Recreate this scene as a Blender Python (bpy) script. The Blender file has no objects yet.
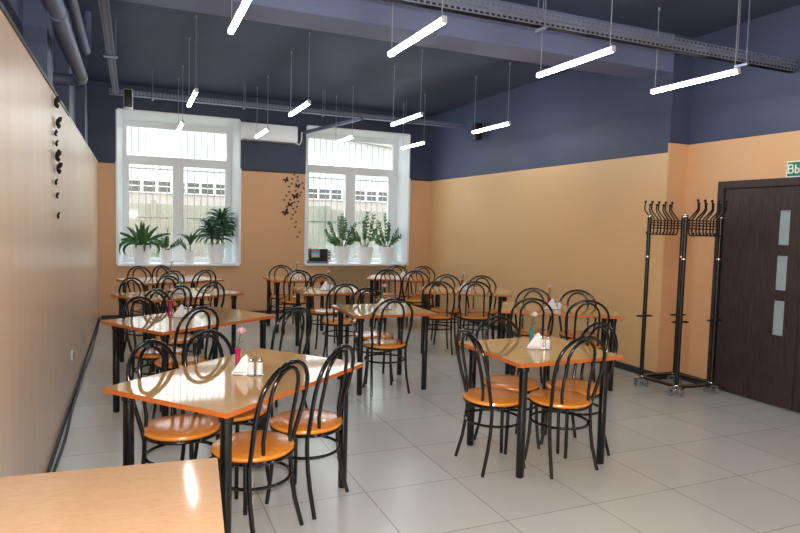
import bpy, bmesh, math, random
from mathutils import Vector, Matrix
random.seed(7)
PI = math.pi
SC = bpy.context.scene
COL = SC.collection

# ------------------------------------------------------------------ materials
def lin(c):
    c /= 255.0
    return c / 12.92 if c <= 0.04045 else ((c + 0.055) / 1.055) ** 2.4
def rgb(r, g, b): return (lin(r), lin(g), lin(b), 1.0)

MATS = {}
def mat(name, col, rough=0.5, metal=0.0, spec=0.5, coat=0.0, bump=0.0, bump_scale=40.0, vary=0.0, vary_scale=6.0, stretch=(1, 1, 1), trans=0.0):
    m = bpy.data.materials.new(name); m.use_nodes = True
    nt = m.node_tree; b = nt.nodes['Principled BSDF']
    b.inputs['Base Color'].default_value = col
    b.inputs['Roughness'].default_value = rough
    b.inputs['Metallic'].default_value = metal
    b.inputs['Specular IOR Level'].default_value = spec
    b.inputs['Coat Weight'].default_value = coat
    b.inputs['Coat Roughness'].default_value = 0.05
    b.inputs['Transmission Weight'].default_value = trans
    if vary or bump:
        tc = nt.nodes.new('ShaderNodeTexCoord')
        mp = nt.nodes.new('ShaderNodeMapping'); mp.inputs['Scale'].default_value = stretch
        nt.links.new(tc.outputs['Object'], mp.inputs['Vector'])
    if vary:
        n = nt.nodes.new('ShaderNodeTexNoise'); n.inputs['Scale'].default_value = vary_scale; n.inputs['Detail'].default_value = 5
        nt.links.new(mp.outputs['Vector'], n.inputs['Vector'])
        r = nt.nodes.new('ShaderNodeValToRGB')
        r.color_ramp.elements[0].position = 0.3; r.color_ramp.elements[1].position = 0.7
        r.color_ramp.elements[0].color = tuple(c * (1 - vary) for c in col[:3]) + (1,)
        r.color_ramp.elements[1].color = tuple(min(1, c * (1 + vary)) for c in col[:3]) + (1,)
        nt.links.new(n.outputs['Fac'], r.inputs['Fac']); nt.links.new(r.outputs['Color'], b.inputs['Base Color'])
    if bump:
        n2 = nt.nodes.new('ShaderNodeTexNoise'); n2.inputs['Scale'].default_value = bump_scale; n2.inputs['Detail'].default_value = 4
        nt.links.new(mp.outputs['Vector'], n2.inputs['Vector'])
        bp = nt.nodes.new('ShaderNodeBump'); bp.inputs['Strength'].default_value = bump; bp.inputs['Distance'].default_value = 0.02
        nt.links.new(n2.outputs['Fac'], bp.inputs['Height']); nt.links.new(bp.outputs['Normal'], b.inputs['Normal'])
    MATS[name] = m
    return m

def wood(name, c0, c1, rough, coat, stretch, scale=9.0, bump=0.0):
    m = mat(name, c0, rough, coat=coat)
    nt = m.node_tree; b = nt.nodes['Principled BSDF']
    tc = nt.nodes.new('ShaderNodeTexCoord'); mp = nt.nodes.new('ShaderNodeMapping'); mp.inputs['Scale'].default_value = stretch
    nt.links.new(tc.outputs['Object'], mp.inputs['Vector'])
    n = nt.nodes.new('ShaderNodeTexNoise'); n.inputs['Scale'].default_value = scale; n.inputs['Detail'].default_value = 8; n.inputs['Roughness'].default_value = 0.65
    n.inputs['Distortion'].default_value = 0.8
    nt.links.new(mp.outputs['Vector'], n.inputs['Vector'])
    r = nt.nodes.new('ShaderNodeValToRGB'); r.color_ramp.elements[0].position = 0.35; r.color_ramp.elements[1].position = 0.65
    r.color_ramp.elements[0].color = c0; r.color_ramp.elements[1].color = c1
    nt.links.new(n.outputs['Fac'], r.inputs['Fac']); nt.links.new(r.outputs['Color'], b.inputs['Base Color'])
    if bump:
        bp = nt.nodes.new('ShaderNodeBump'); bp.inputs['Strength'].default_value = bump; bp.inputs['Distance'].default_value = 0.004
        nt.links.new(n.outputs['Fac'], bp.inputs['Height']); nt.links.new(bp.outputs['Normal'], b.inputs['Normal'])
    return m

def emis(name, col, s):
    m = bpy.data.materials.new(name); m.use_nodes = True
    nt = m.node_tree; nt.nodes.remove(nt.nodes['Principled BSDF'])
    e = nt.nodes.new('ShaderNodeEmission'); e.inputs['Color'].default_value = col; e.inputs['Strength'].default_value = s
    nt.links.new(e.outputs['Emission'], nt.nodes['Material Output'].inputs['Surface'])
    return m

def glass(name, tint, gloss=0.08):
    m = bpy.data.materials.new(name); m.use_nodes = True
    nt = m.node_tree; nt.nodes.remove(nt.nodes['Principled BSDF'])
    t = nt.nodes.new('ShaderNodeBsdfTransparent'); t.inputs['Color'].default_value = tint
    g = nt.nodes.new('ShaderNodeBsdfGlossy'); g.inputs['Roughness'].default_value = 0.02
    mx = nt.nodes.new('ShaderNodeMixShader'); mx.inputs['Fac'].default_value = gloss
    nt.links.new(t.outputs[0], mx.inputs[1]); nt.links.new(g.outputs[0], mx.inputs[2])
    nt.links.new(mx.outputs[0], nt.nodes['Material Output'].inputs['Surface'])
    return m

def tiles(name, col, grout, sx, sy, ox, oy, gw):
    m = mat(name, col, 0.22, spec=0.45)
    nt = m.node_tree; b = nt.nodes['Principled BSDF']
    geo = nt.nodes.new('ShaderNodeNewGeometry'); sp = nt.nodes.new('ShaderNodeSeparateXYZ')
    nt.links.new(geo.outputs['Position'], sp.inputs[0])
    def M(op, a, bv=None, c=None):
        n = nt.nodes.new('ShaderNodeMath'); n.operation = op
        for i, v in enumerate((a, bv, c)):
            if v is None: continue
            if isinstance(v, (int, float)): n.inputs[i].default_value = v
            else: nt.links.new(v, n.inputs[i])
        return n.outputs[0]
    def edge(sock, s, o):
        f = M('FRACT', M('DIVIDE', M('SUBTRACT', sock, o - 50 * s), s))
        d = M('MINIMUM', f, M('SUBTRACT', 1.0, f))
        return M('LESS_THAN', d, gw / s / 2), M('FLOOR', M('DIVIDE', M('SUBTRACT', sock, o - 50 * s), s))
    ex, ix = edge(sp.outputs[0], sx, ox); ey, iy = edge(sp.outputs[1], sy, oy)
    g = M('MAXIMUM', ex, ey)
    wn = nt.nodes.new('ShaderNodeTexWhiteNoise'); wn.noise_dimensions = '2D'
    cb = nt.nodes.new('ShaderNodeCombineXYZ'); nt.links.new(ix, cb.inputs[0]); nt.links.new(iy, cb.inputs[1])
    nt.links.new(cb.outputs[0], wn.inputs['Vector'])
    ns = nt.nodes.new('ShaderNodeTexNoise'); ns.inputs['Scale'].default_value = 5; ns.inputs['Detail'].default_value = 6
    nt.links.new(geo.outputs['Position'], ns.inputs['Vector'])
    fac = M('ADD', M('MULTIPLY', wn.outputs['Value'], 0.35), M('MULTIPLY', ns.outputs['Fac'], 0.6))
    r = nt.nodes.new('ShaderNodeValToRGB')
    r.color_ramp.elements[0].color = tuple(c * 0.9 for c in col[:3]) + (1,); r.color_ramp.elements[1].color = tuple(c * 1.08 for c in col[:3]) + (1,)
    nt.links.new(fac, r.inputs['Fac'])
    mx = nt.nodes.new('ShaderNodeMix'); mx.data_type = 'RGBA'
    nt.links.new(g, mx.inputs[0]); nt.links.new(r.outputs['Color'], mx.inputs[6]); mx.inputs[7].default_value = grout
    nt.links.new(mx.outputs[2], b.inputs['Base Color'])
    return m

M_FLOOR = tiles('floor_tile', rgb(203, 206, 200), rgb(152, 148, 139), 0.607, 0.605, 0.677, 2.80, 0.006)
M_ORANGE = mat('orange_paint', rgb(213, 168, 126), 0.42, spec=0.4, vary=0.03, vary_scale=1.2)
M_PANEL = mat('glossy_beige_panel', rgb(228, 200, 172), 0.30, spec=0.6, vary=0.06, vary_scale=2.0, stretch=(1, 4, 0.4))
M_RIGHT = mat('tan_panel', rgb(217, 176, 126), 0.30, spec=0.5, vary=0.03, vary_scale=1.0)
M_SLATE = mat('slate_blue_paint', rgb(67, 75, 99), 0.5, spec=0.35, vary=0.09, vary_scale=1.6, bump=0.12, bump_scale=30)
M_NAVY = mat('navy_paint', rgb(62, 67, 90), 0.5, spec=0.35, vary=0.07, vary_scale=1.6)
M_CEIL = mat('ceiling_paint', rgb(60, 66, 86), 0.62, spec=0.3, vary=0.07, vary_scale=1.3, bump=0.1, bump_scale=20)
M_BEAM = mat('beam_paint', rgb(110, 118, 150), 0.55, spec=0.3, vary=0.06, vary_scale=1.5)
M_TRAY = mat('grey_tray_metal', rgb(126, 132, 152), 0.45, metal=0.3, vary=0.05, vary_scale=8)
M_PIPE = mat('pipe_paint', rgb(92, 98, 124), 0.5, vary=0.1, vary_scale=9, bump=0.25, bump_scale=25)
M_DARKTRIM = mat('dark_trim', rgb(48, 46, 50), 0.5, vary=0.1, vary_scale=20)
M_WHITEP = mat('white_plastic', rgb(238, 242, 244), 0.35, vary=0.02, vary_scale=5)
M_REVEAL = mat('white_reveal', rgb(238, 243, 245), 0.4, vary=0.03, vary_scale=3)
M_TOP = wood('table_laminate', rgb(204, 158, 98), rgb(216, 172, 112), 0.05, 0.1, (5, 1.2, 1), 14)
M_DESK = wood('pale_laminate', rgb(196, 156, 118), rgb(208, 171, 134), 0.09, 0.15, (9, 1.4, 1), 18)
M_EDGE = mat('orange_edge_band', rgb(192, 102, 40), 0.38, vary=0.04, vary_scale=10)
M_EDGE2 = mat('pale_edge_band', rgb(205, 158, 108), 0.35, vary=0.04, vary_scale=10)
M_BLACK = mat('black_gloss_metal', rgb(9, 9, 11), 0.16, spec=0.5, coat=0.2, vary=0.1, vary_scale=20)
M_SEAT = wood('orange_seat_vinyl', rgb(232, 138, 44), rgb(242, 158, 66), 0.27, 0.3, (3, 3, 3), 8)
M_CHROME = mat('chrome', rgb(205, 208, 212), 0.15, metal=1.0, vary=0.03, vary_scale=30)
M_NAPKIN = mat('white_paper', rgb(240, 240, 242), 0.8, bump=0.2, bump_scale=60)
M_SALT = mat('white_ceramic', rgb(232, 232, 234), 0.2, coat=0.4, vary=0.02, vary_scale=30)
M_DOOR = wood('dark_wenge', rgb(38, 29, 29), rgb(66, 52, 49), 0.45, 0.05, (6, 9, 0.7), 7, 0.3)
M_FROST = mat('frosted_pane', rgb(150, 168, 172), 0.25, spec=0.6, vary=0.03, vary_scale=4)
M_SPEAK = mat('black_plastic', rgb(20, 20, 24), 0.45, vary=0.1, vary_scale=30)
M_RACK = mat('black_rack_metal', rgb(9, 9, 11), 0.34, spec=0.4, vary=0.1, vary_scale=20)
M_TRAY_SHADE = mat('tray_underside_shade', rgb(14, 14, 17), 0.9, spec=0.1, vary=0.1, vary_scale=10)  # black standing in for the shade under the wide cable tray
M_GREY = mat('grey_plastic', rgb(120, 124, 130), 0.4, vary=0.05, vary_scale=30)
M_POT = mat('white_pot', rgb(246, 247, 247), 0.35, coat=0.1, vary=0.03, vary_scale=12)
M_SOIL = mat('soil', rgb(44, 34, 28), 0.9, bump=0.6, bump_scale=60)
M_LEAF1 = mat('strap_leaf_green', rgb(52, 96, 40), 0.35, vary=0.35, vary_scale=9)
M_LEAF2 = mat('dark_leaf_green', rgb(56, 102, 48), 0.35, vary=0.35, vary_scale=14)
M_LEAF3 = mat('grey_leaf_green', rgb(54, 92, 56), 0.4, vary=0.3, vary_scale=14)
M_STEM = mat('stem_green', rgb(72, 104, 50), 0.5, vary=0.2, vary_scale=20)
M_TRUNK = mat('plant_trunk', rgb(104, 92, 70), 0.7, vary=0.2, vary_scale=30)
M_BUTTER = mat('black_butterfly', rgb(20, 17, 20), 0.5, vary=0.2, vary_scale=60)
M_SIGNG = mat('sign_green', rgb(20, 122, 88), 0.4, vary=0.02, vary_scale=8)
M_SIGNW = mat('sign_white', rgb(236, 240, 238), 0.4, vary=0.02, vary_scale=8)
M_RAD = wood('radiator_mesh_cover', rgb(164, 136, 102), rgb(176, 147, 112), 0.5, 0.0, (30, 30, 30), 10)
M_PICT = None
M_GLASS = glass('window_glass', (0.94, 0.97, 0.97, 1))
M_LAMP = emis('lamp_diffuser', (0.92, 0.97, 1.0, 1), 45.0)
M_HOUSE = mat('lamp_housing', rgb(210, 212, 214), 0.4, metal=0.2, vary=0.02, vary_scale=10)
M_WIRE = mat('lamp_wire', rgb(168, 172, 180), 0.4, metal=0.2, vary=0.05, vary_scale=10)
M_CONC = mat('concrete_wall', rgb(122, 122, 110), 0.85, vary=0.15, vary_scale=1.2, bump=0.3, bump_scale=8)
M_OUTW = mat('pale_render', rgb(200, 198, 194), 0.85, vary=0.06, vary_scale=0.6)
M_BRICK = mat('pinkish_brick', rgb(160, 152, 146), 0.85, vary=0.1, vary_scale=3)
M_OUTD = mat('dark_glazing', rgb(62, 66, 68), 0.3, vary=0.2, vary_scale=0.8)
M_YARD = mat('yard_concrete', rgb(170, 170, 164), 0.9, vary=0.1, vary_scale=0.8)
M_GRILLE = mat('grille_white', rgb(188, 190, 190), 0.5, vary=0.04, vary_scale=10)

# ------------------------------------------------------------------ mesh helpers
def smooth(me, ang=40):
    for p in me.polygons: p.use_smooth = True
    try: me.set_sharp_from_angle(angle=math.radians(ang))
    except Exception: pass

def obj(name, bm, m, parent=None, loc=None, sm=True, **props):
    me = bpy.data.meshes.new(name)
    bmesh.ops.recalc_face_normals(bm, faces=bm.faces[:])
    bm.to_mesh(me); bm.free()
    for x in (m if isinstance(m, (list, tuple)) else [m]): me.materials.append(x)
    if sm: smooth(me)
    o = bpy.data.objects.new(name, me); COL.objects.link(o)
    if parent: o.parent = parent
    if loc: o.location = loc
    for k, v in props.items(): o[k] = v
    return o

def thing(name, label, cat, loc=(0, 0, 0), rz=0, group=None):
    o = bpy.data.objects.new(name, None); COL.objects.link(o)
    o.empty_display_size = 0.1
    o.location = loc; o.rotation_euler = (0, 0, rz); o['label'] = label; o['category'] = cat
    if group: o['group'] = group
    return o

def tag(o, label, cat, group=None):
    o['label'] = label; o['category'] = cat
    if group: o['group'] = group
    return o

def dup(root, loc=None, rz=None, label=None, group=None):
    r = root.copy(); COL.objects.link(r)
    if loc is not None: r.location = loc
    if rz is not None: r.rotation_euler = (0, 0, rz)
    if label: r['label'] = label
    if group: r['group'] = group
    for ch in list(root.children):
        c = ch.copy(); COL.objects.link(c); c.parent = r
        for g in ch.children:
            d = g.copy(); COL.objects.link(d); d.parent = c
    return r

def box(bm, x0, x1, y0, y1, z0, z1, bev=0.0, mi=0):
    g = bmesh.ops.create_cube(bm, size=1)
    vs = g['verts']
    for v in vs:
        v.co = Vector(((x0 + x1) / 2 + v.co.x * (x1 - x0), (y0 + y1) / 2 + v.co.y * (y1 - y0), (z0 + z1) / 2 + v.co.z * (z1 - z0)))
    fs = set(f for v in vs for f in v.link_faces)
    for f in fs: f.material_index = mi
    if bev:
        es = set(e for v in vs for e in v.link_edges)
        bmesh.ops.bevel(bm, geom=list(es), offset=bev, segments=2, affect='EDGES', profile=0.5)
    return bm

def nb(): return bmesh.new()
def B(x0, x1, y0, y1, z0, z1, bev=0.0): return box(nb(), x0, x1, y0, y1, z0, z1, bev)

def tube(bm, pts, r, n=8, caps=True, closed=False, mi=0):
    pts = [Vector(p) for p in pts]; N = len(pts)
    rs = r if isinstance(r, (list, tuple)) else [r] * N
    rings = []; up = None
    for i in range(N):
        if closed: t = pts[(i + 1) % N] - pts[i - 1]
        else: t = pts[min(i + 1, N - 1)] - pts[max(i - 1, 0)]
        t.normalize()
        if up is None:
            up = t.orthogonal().normalized()
        else:
            up = (up - t * up.dot(t))
            up = up.normalized() if up.length > 1e-6 else t.orthogonal().normalized()
        s = t.cross(up)
        rings.append([bm.verts.new(pts[i] + (up * math.cos(2 * PI * k / n) + s * math.sin(2 * PI * k / n)) * rs[i]) for k in range(n)])
    rng = range(N) if closed else range(N - 1)
    for i in rng:
        a, b = rings[i], rings[(i + 1) % N]
        off = 0
        if closed and i == N - 1:
            off = min(range(n), key=lambda o: sum((a[k].co - b[(k + o) % n].co).length for k in range(n)))
        for k in range(n):
            f = bm.faces.new((a[k], a[(k + 1) % n], b[(k + 1 + off) % n], b[(k + off) % n])); f.material_index = mi
    if caps and not closed:
        bm.faces.new(rings[0][::-1]).material_index = mi; bm.faces.new(rings[-1]).material_index = mi
    return bm
def T(pts, r, n=8, **k): return tube(nb(), pts, r, n, **k)

def circle_pts(r, z, n=28, cx=0, cy=0): return [(cx + r * math.cos(2 * PI * i / n), cy + r * math.sin(2 * PI * i / n), z) for i in range(n)]

def lathe(bm, prof, n=24, cx=0, cy=0, cz=0, mi=0):
    rings = []
    for (r, z) in prof:
        if r < 1e-5: rings.append([bm.verts.new((cx, cy, cz + z))])
        else: rings.append([bm.verts.new((cx + r * math.cos(2 * PI * k / n), cy + r * math.sin(2 * PI * k / n), cz + z)) for k in range(n)])
    for a, b in zip(rings, rings[1:]):
        for k in range(n):
            k2 = (k + 1) % n
            if len(a) == 1 and len(b) == 1: continue
            if len(a) == 1: f = bm.faces.new((a[0], b[k2], b[k]))
            elif len(b) == 1: f = bm.faces.new((a[k], a[k2], b[0]))
            else: f = bm.faces.new((a[k], a[k2], b[k2], b[k]))
            f.material_index = mi
    return bm
def Lz(prof, n=24, **k): return lathe(nb(), prof, n, **k)

def ball(bm, c, r, u=10, v=6):
    prof = [(r * math.sin(PI * i / v), -r * math.cos(PI * i / v)) for i in range(v + 1)]
    prof[0] = (0, -r); prof[-1] = (0, r)
    return lathe(bm, prof, u, c[0], c[1], c[2])

def S(name, bm, m, parent=None):
    o = obj(name, bm, m, parent, sm=False)
    o['kind'] = 'structure'
    return o

def perforated(bm, P0, U, V, nu, nv, slot=(0.55, 0.45)):
    """sheet spanned by U (long) and V, nu x nv cells, each with a rectangular slot cut out"""
    P0, U, V = Vector(P0), Vector(U), Vector(V)
    du, dv = U / nu, V / nv
    for i in range(nu):
        for j in range(nv):
            sh = 0.0
            o = P0 + du * i + dv * j
            a, b = (1 - slot[0]) / 2, (1 - slot[1]) / 2
            if j % 2: a0, a1 = a * 0.3, 1 - a * 1.7
            else: a0, a1 = a * 1.7, 1 - a * 0.3
            o4 = [bm.verts.new(o + du * x + dv * y) for x, y in ((0, 0), (1, 0), (1, 1), (0, 1))]
            i4 = [bm.verts.new(o + du * x + dv * y) for x, y in ((a0, b), (a1, b), (a1, 1 - b), (a0, 1 - b))]
            for k in range(4):
                bm.faces.new((o4[k], o4[(k + 1) % 4], i4[(k + 1) % 4], i4[k]))
    return bm

# ------------------------------------------------------------------ room dimensions
XL, XR, XN, YB, Y1 = -0.495, 5.246, 5.523, 10.768, 5.011
H1, H2, HC, YF = 2.452, 2.552, 3.68, -3.2
WIN = [(-0.218, 1.652, -0.143, 1.605, 3.285, 3.21), (2.817, 4.779, 2.93, 4.765, 3.285, 3.26)]
ZS = 0.87
YW = 11.30

S('floor', B(XL - 0.4, XN + 0.3, YF - 0.3, YB + 0.8, -0.1, 0.0), M_FLOOR)
S('ceiling', B(XL - 0.4, XN + 0.3, YF - 0.3, YB + 0.8, HC, HC + 0.15), M_CEIL)
XU = -0.63
wl = S('wall_left', B(XU - 0.25, XU, YF - 0.3, YB + 0.8, 0, HC), M_SLATE)
S('wall_left_panel', B(XU, XL, YF, YB, 0, H1), M_PANEL, wl)
S('wall_left_cap_and_shade', B(XL - 0.05, XL + 0.008, YF, 6.0, H1 + 0.0005, H1 + 0.022), M_DARKTRIM, wl)  # dark strip painting the shadow gap along the near panel top
S('wall_left_cap_and_shade', B(XL - 0.03, XL + 0.004, 6.0, YB, H1 + 0.0005, H1 + 0.012), M_REVEAL, wl)
for (pa, pb, px) in ((4.62, 4.9, -0.497), (6.4, 6.8, -0.52), (8.6, 9.0, -0.53)):
    S('wall_left_pilaster', B(XU, px, pa, pb, H1 + 0.0005, HC), M_SLATE, wl)
# right wall: far part stands 28 cm further in than the near part
wr = S('wall_right', B(XR, XN + 0.35, Y1, YB + 0.8, H1, HC), M_SLATE)
S('wall_right_panel', B(XR - 0.002, XN + 0.35, Y1 + 0.01, YB + 0.8, 0, H1), M_RIGHT, wr)
S('wall_right_return', B(XR - 0.001, XN + 0.35, Y1 - 0.006, Y1 + 0.012, 0, H2), M_ORANGE, wr)
S('wall_right_return', B(XR - 0.001, XN + 0.35, Y1 - 0.006, Y1 + 0.012, H2, HC), M_SLATE, wr)
DY0, DY1, DT = 2.80, 4.595, 2.134
S('wall_right_near', B(XN, XN + 0.3, YF - 0.3, Y1, H2, HC), M_SLATE, wr)
bm = nb(); box(bm, XN, XN + 0.3, DY1, Y1, 0, H2); box(bm, XN, XN + 0.3, YF - 0.3, DY0, 0, H2); box(bm, XN, XN + 0.3, DY0, DY1, DT, H2)
S('wall_right_near_panel', bm, M_ORANGE, wr)
wf = S('wall_front', B(XL - 0.3, XN + 0.3, YF - 0.25, YF, 0, HC), M_ORANGE)
# back wall with two window openings (thick wall)
bm = nb(); bm2 = nb()
xs = [XL - 0.3, WIN[0][0], WIN[0][1], WIN[1][0], WIN[1][1], XN + 0.35]
for i in (0, 2, 4):
    box(bm, xs[i], xs[i + 1], YB, YB + 0.72, 0, H1)
    box(bm2, xs[i], xs[i + 1], YB, YB + 0.72, H1, HC)
for i in (1, 3):
    box(bm, xs[i], xs[i + 1], YB, YB + 0.72, 0, ZS - 0.03)
    box(bm2, xs[i], xs[i + 1], YB, YB + 0.72, WIN[0][4], HC)
wb = S('wall_back', bm, M_ORANGE); S('wall_back_upper', bm2, M_NAVY, wb)
bm = nb()
for i in (0, 2, 4): box(bm, max(xs[i], XL) + (0.02 if i else 0), min(xs[i + 1], XR) - (0.02 if i < 4 else 0), YB - 0.012, YB, H1 - 0.003, H1 + 0.03)
S('wall_back_cap', bm, M_DARKTRIM, wb)
# baseboards
S('baseboard_left', B(XL, XL + 0.014, YF, YB, 0, 0.04, 0.004), M_DARKTRIM)
S('baseboard_back', B(XL + 0.035, XR, YB - 0.03, YB, 0, 0.06, 0.006), M_DARKTRIM)
S('baseboard_right', B(XR - 0.03, XR, Y1 - 0.03, YB - 0.03, 0, 0.075, 0.006), M_DARKTRIM)
S('trim_1', B(XR - 0.03, XN, Y1 - 0.04, Y1 - 0.007, 0, 0.075, 0.006), M_DARKTRIM)
S('trim_2', B(XN - 0.025, XN, DY1 + 0.001, Y1 - 0.042, 0, 0.075, 0.006), M_DARKTRIM)
# ceiling beam
S('trim_3', B(XU, XN, Y1 - 0.0, 5.42, 3.29, HC), M_BEAM)
S('trim_4', B(XU, XR, 5.421, 5.45, 3.60, HC), M_DARKTRIM)

# ------------------------------------------------------------------ windows
def window(i, W, panes):
    a, b, ai, bi, zt, zi = W
    w = bpy.data.objects.new('window_%d' % i, None); COL.objects.link(w); w['kind'] = 'structure'
    def P(n, bm, m): return S(n, bm, m, w)
    # plaster reveal, splayed a little towards the frame
    bm = nb()
    def quadprism(p):
        f = [bm.verts.new(q) for q in p]; bm.faces.new(f[:4]); bm.faces.new(f[4:][::-1])
        for k in range(4): bm.faces.new((f[k], f[k + 4], f[(k + 1) % 4 + 4], f[(k + 1) % 4]))
    y0, y1 = YB - 0.006, YW
    quadprism([(a, y0, ZS), (ai, y1, ZS), (ai, y1, zt), (a, y0, zt), (a - 0.02, y0, ZS), (a - 0.02, y1, ZS), (a - 0.02, y1, zt), (a - 0.02, y0, zt)])
    quadprism([(b, y0, ZS), (bi, y1, ZS), (bi, y1, zt), (b, y0, zt), (b + 0.02, y0, ZS), (b + 0.02, y1, ZS), (b + 0.02, y1, zt), (b + 0.02, y0, zt)])
    quadprism([(a, y0, zt), (a, y1, zi), (b, y1, zi), (b, y0, zt), (a, y0, zt + 0.02), (a, y1, zt + 0.02), (b, y1, zt + 0.02), (b, y0, zt + 0.02)])
    P('window_reveal', bm, M_REVEAL)
    bm = nb(); box(bm, a - 0.025, a + 0.004, YB - 0.02, YB + 0.01, ZS, H1 + 0.03); box(bm, b - 0.004, b + 0.035, YB - 0.02, YB + 0.01, ZS, H1 + 0.03)
    P('window_casing', bm, M_REVEAL)
    P('window_sill', B(a - 0.01, b + 0.012, YB - 0.07, YW, ZS - 0.03, ZS, 0.006), M_WHITEP)
    # frame: bars around each pane
    bm = nb()
    (t0, t1, tz0, tz1), (l0, l1, lz0, lz1), (r0, r1, rz0, rz1) = panes
    ya, yb = YW, YW + 0.07
    box(bm, ai - 0.05, t0, ya, yb, ZS, zi + 0.03); box(bm, t1, bi + 0.05, ya, yb, ZS, zi + 0.03)
    box(bm, t0, t1, ya, yb, tz1, zi + 0.03)
    box(bm, t0, t1, ya, yb, lz1, tz0)
    box(bm, t0, t1, ya, yb, ZS, lz0)
    box(bm, t0, l0, ya, yb, lz0, lz1); box(bm, l1, r0, ya, yb, lz0, lz1); box(bm, r1, t1, ya, yb, lz0, lz1)
    P('window_frame', bm, M_WHITEP)
    bm = nb()
    for (p0, p1, q0, q1) in panes:   # raised beads and sash outlines
        for o, d in ((0.0, 0.018),):
            box(bm, p0 - d, p0, ya - 0.012, ya + 0.01, q0 - d, q1 + d, 0.004); box(bm, p1, p1 + d, ya - 0.012, ya + 0.01, q0 - d, q1 + d, 0.004)
            box(bm, p0, p1, ya - 0.012, ya + 0.01, q1, q1 + d, 0.004); box(bm, p0, p1, ya - 0.012, ya + 0.01, q0 - d, q0, 0.004)
    P('window_bead', bm, M_WHITEP)
    for (p0, p1, q0, q1) in panes:
        P('window_pane', B(p0, p1, ya + 0.028, ya + 0.034, q0, q1), M_GLASS)
    hx = (l1 + r0) / 2
    bm = nb(); box(bm, hx - 0.012, hx + 0.012, ya - 0.02, ya - 0.001, 1.55, 1.62, 0.003); tube(bm, [(hx, ya - 0.018, 1.60), (hx, ya - 0.045, 1.60), (hx, ya - 0.05, 1.49)], 0.008)
    P('window_handle', bm, M_WHITEP)
    return w
PAN = [[(-0.085, 1.515, 2.64, 3.115), (-0.05, 0.63, 0.94, 2.50), (0.805, 1.497, 0.94, 2.52)],
       [(2.98, 4.67, 2.67, 3.165), (3.0, 3.715, 0.94, 2.53), (3.905, 4.595, 0.94, 2.55)]]
for i in (0, 1):
    window(i + 1, WIN[i], PAN[i])
    a, b = WIN[i][0], WIN[i][1]
    g = thing('window_grille', ['white security grille outside the left-hand window', 'white security grille outside the right-hand window'][i], 'window grille', (0, 11.52, 0), 0, 'security grilles outside the windows')
    bm = nb(); n = 17
    for k in range(n + 1):
        x = a - 0.02 + (b - a + 0.04) * k / n
        tube(bm, [(x, 0, 0.80), (x, 0, 3.35)], 0.007, 6)
    obj('vertical_bar', bm, M_GRILLE, g)
    for z in (1.0, 1.62, 2.45, 3.2):
        obj('cross_bar', B(a - 0.1, b + 0.1, -0.006, 0.006, z - 0.012, z + 0.012), M_GRILLE, g)

# outside
S('floor_yard', B(-25, 35, 11.6, 60, -0.75, -0.6), M_YARD)
yw = thing('yard_wall', 'concrete yard wall seen through both windows', 'wall', (0, 18, 0))
bm = nb(); k = 0; x = -14.0
while x < 22:
    box(bm, x, x + 2.4, -0.06, 0.06, -0.6, 2.0 + (0.10 if k % 3 == 1 else 0), 0.02); x += 2.42; k += 1
obj('wall_panel', bm, M_CONC, yw)
bm = nb(); x = -14.0
while x < 22: box(bm, x - 0.07, x + 0.07, -0.1, 0.1, -0.6, 2.1, 0.015); x += 2.42
obj('post', bm, M_CONC, yw)
bd = thing('yard_building', 'pale low building with dark glazing band beyond the yard wall', 'building', (0, 30, 0))
obj('wall', B(-22, 30, 0, 6, -0.6, 2.75), M_BRICK, bd)
obj('glazing_band', B(-22, 30, -0.05, 0.1, 2.75, 3.25), M_OUTD, bd)
bm = nb(); x = -22.0
while x < 30: box(bm, x, x + 0.12, -0.09, 0.0, 2.72, 3.28); x += 0.62
for z in (2.72, 3.0, 3.24): box(bm, -22, 30, -0.085, 0.0, z, z + 0.05)
obj('glazing_bar', bm, M_OUTW, bd)
obj('upper_wall', B(-22, 30, 0, 6, 3.25, 4.2), M_OUTW, bd)
bm = nb()
v = [bm.verts.new(p) for p in ((-22, -0.4, 8.6), (30, -0.4, 3.9), (30, -0.4, 4.15), (-22, -0.4, 8.85), (-22, 6, 8.6), (30, 6, 3.9), (30, 6, 4.15), (-22, 6, 8.85))]
for f in ((0, 1, 2, 3), (7, 6, 5, 4), (0, 4, 5, 1), (3, 2, 6, 7), (1, 5, 6, 2), (0, 3, 7, 4)): bm.faces.new([v[q] for q in f])
obj('sloping_roof', bm, M_BRICK, bd)
bm = nb()
v = [bm.verts.new(p) for p in ((-22, 0.02, 4.2), (30, 0.02, 4.2), (30, 0.02, 4.21), (-22, 0.02, 8.6), (-22, 5.9, 4.2), (30, 5.9, 4.2), (30, 5.9, 4.21), (-22, 5.9, 8.6))]
for f in ((0, 1, 2, 3), (7, 6, 5, 4), (0, 4, 5, 1), (3, 2, 6, 7), (1, 5, 6, 2), (0, 3, 7, 4)): bm.faces.new([v[q] for q in f])
obj('gable_wall', bm, M_OUTW, bd)

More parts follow.
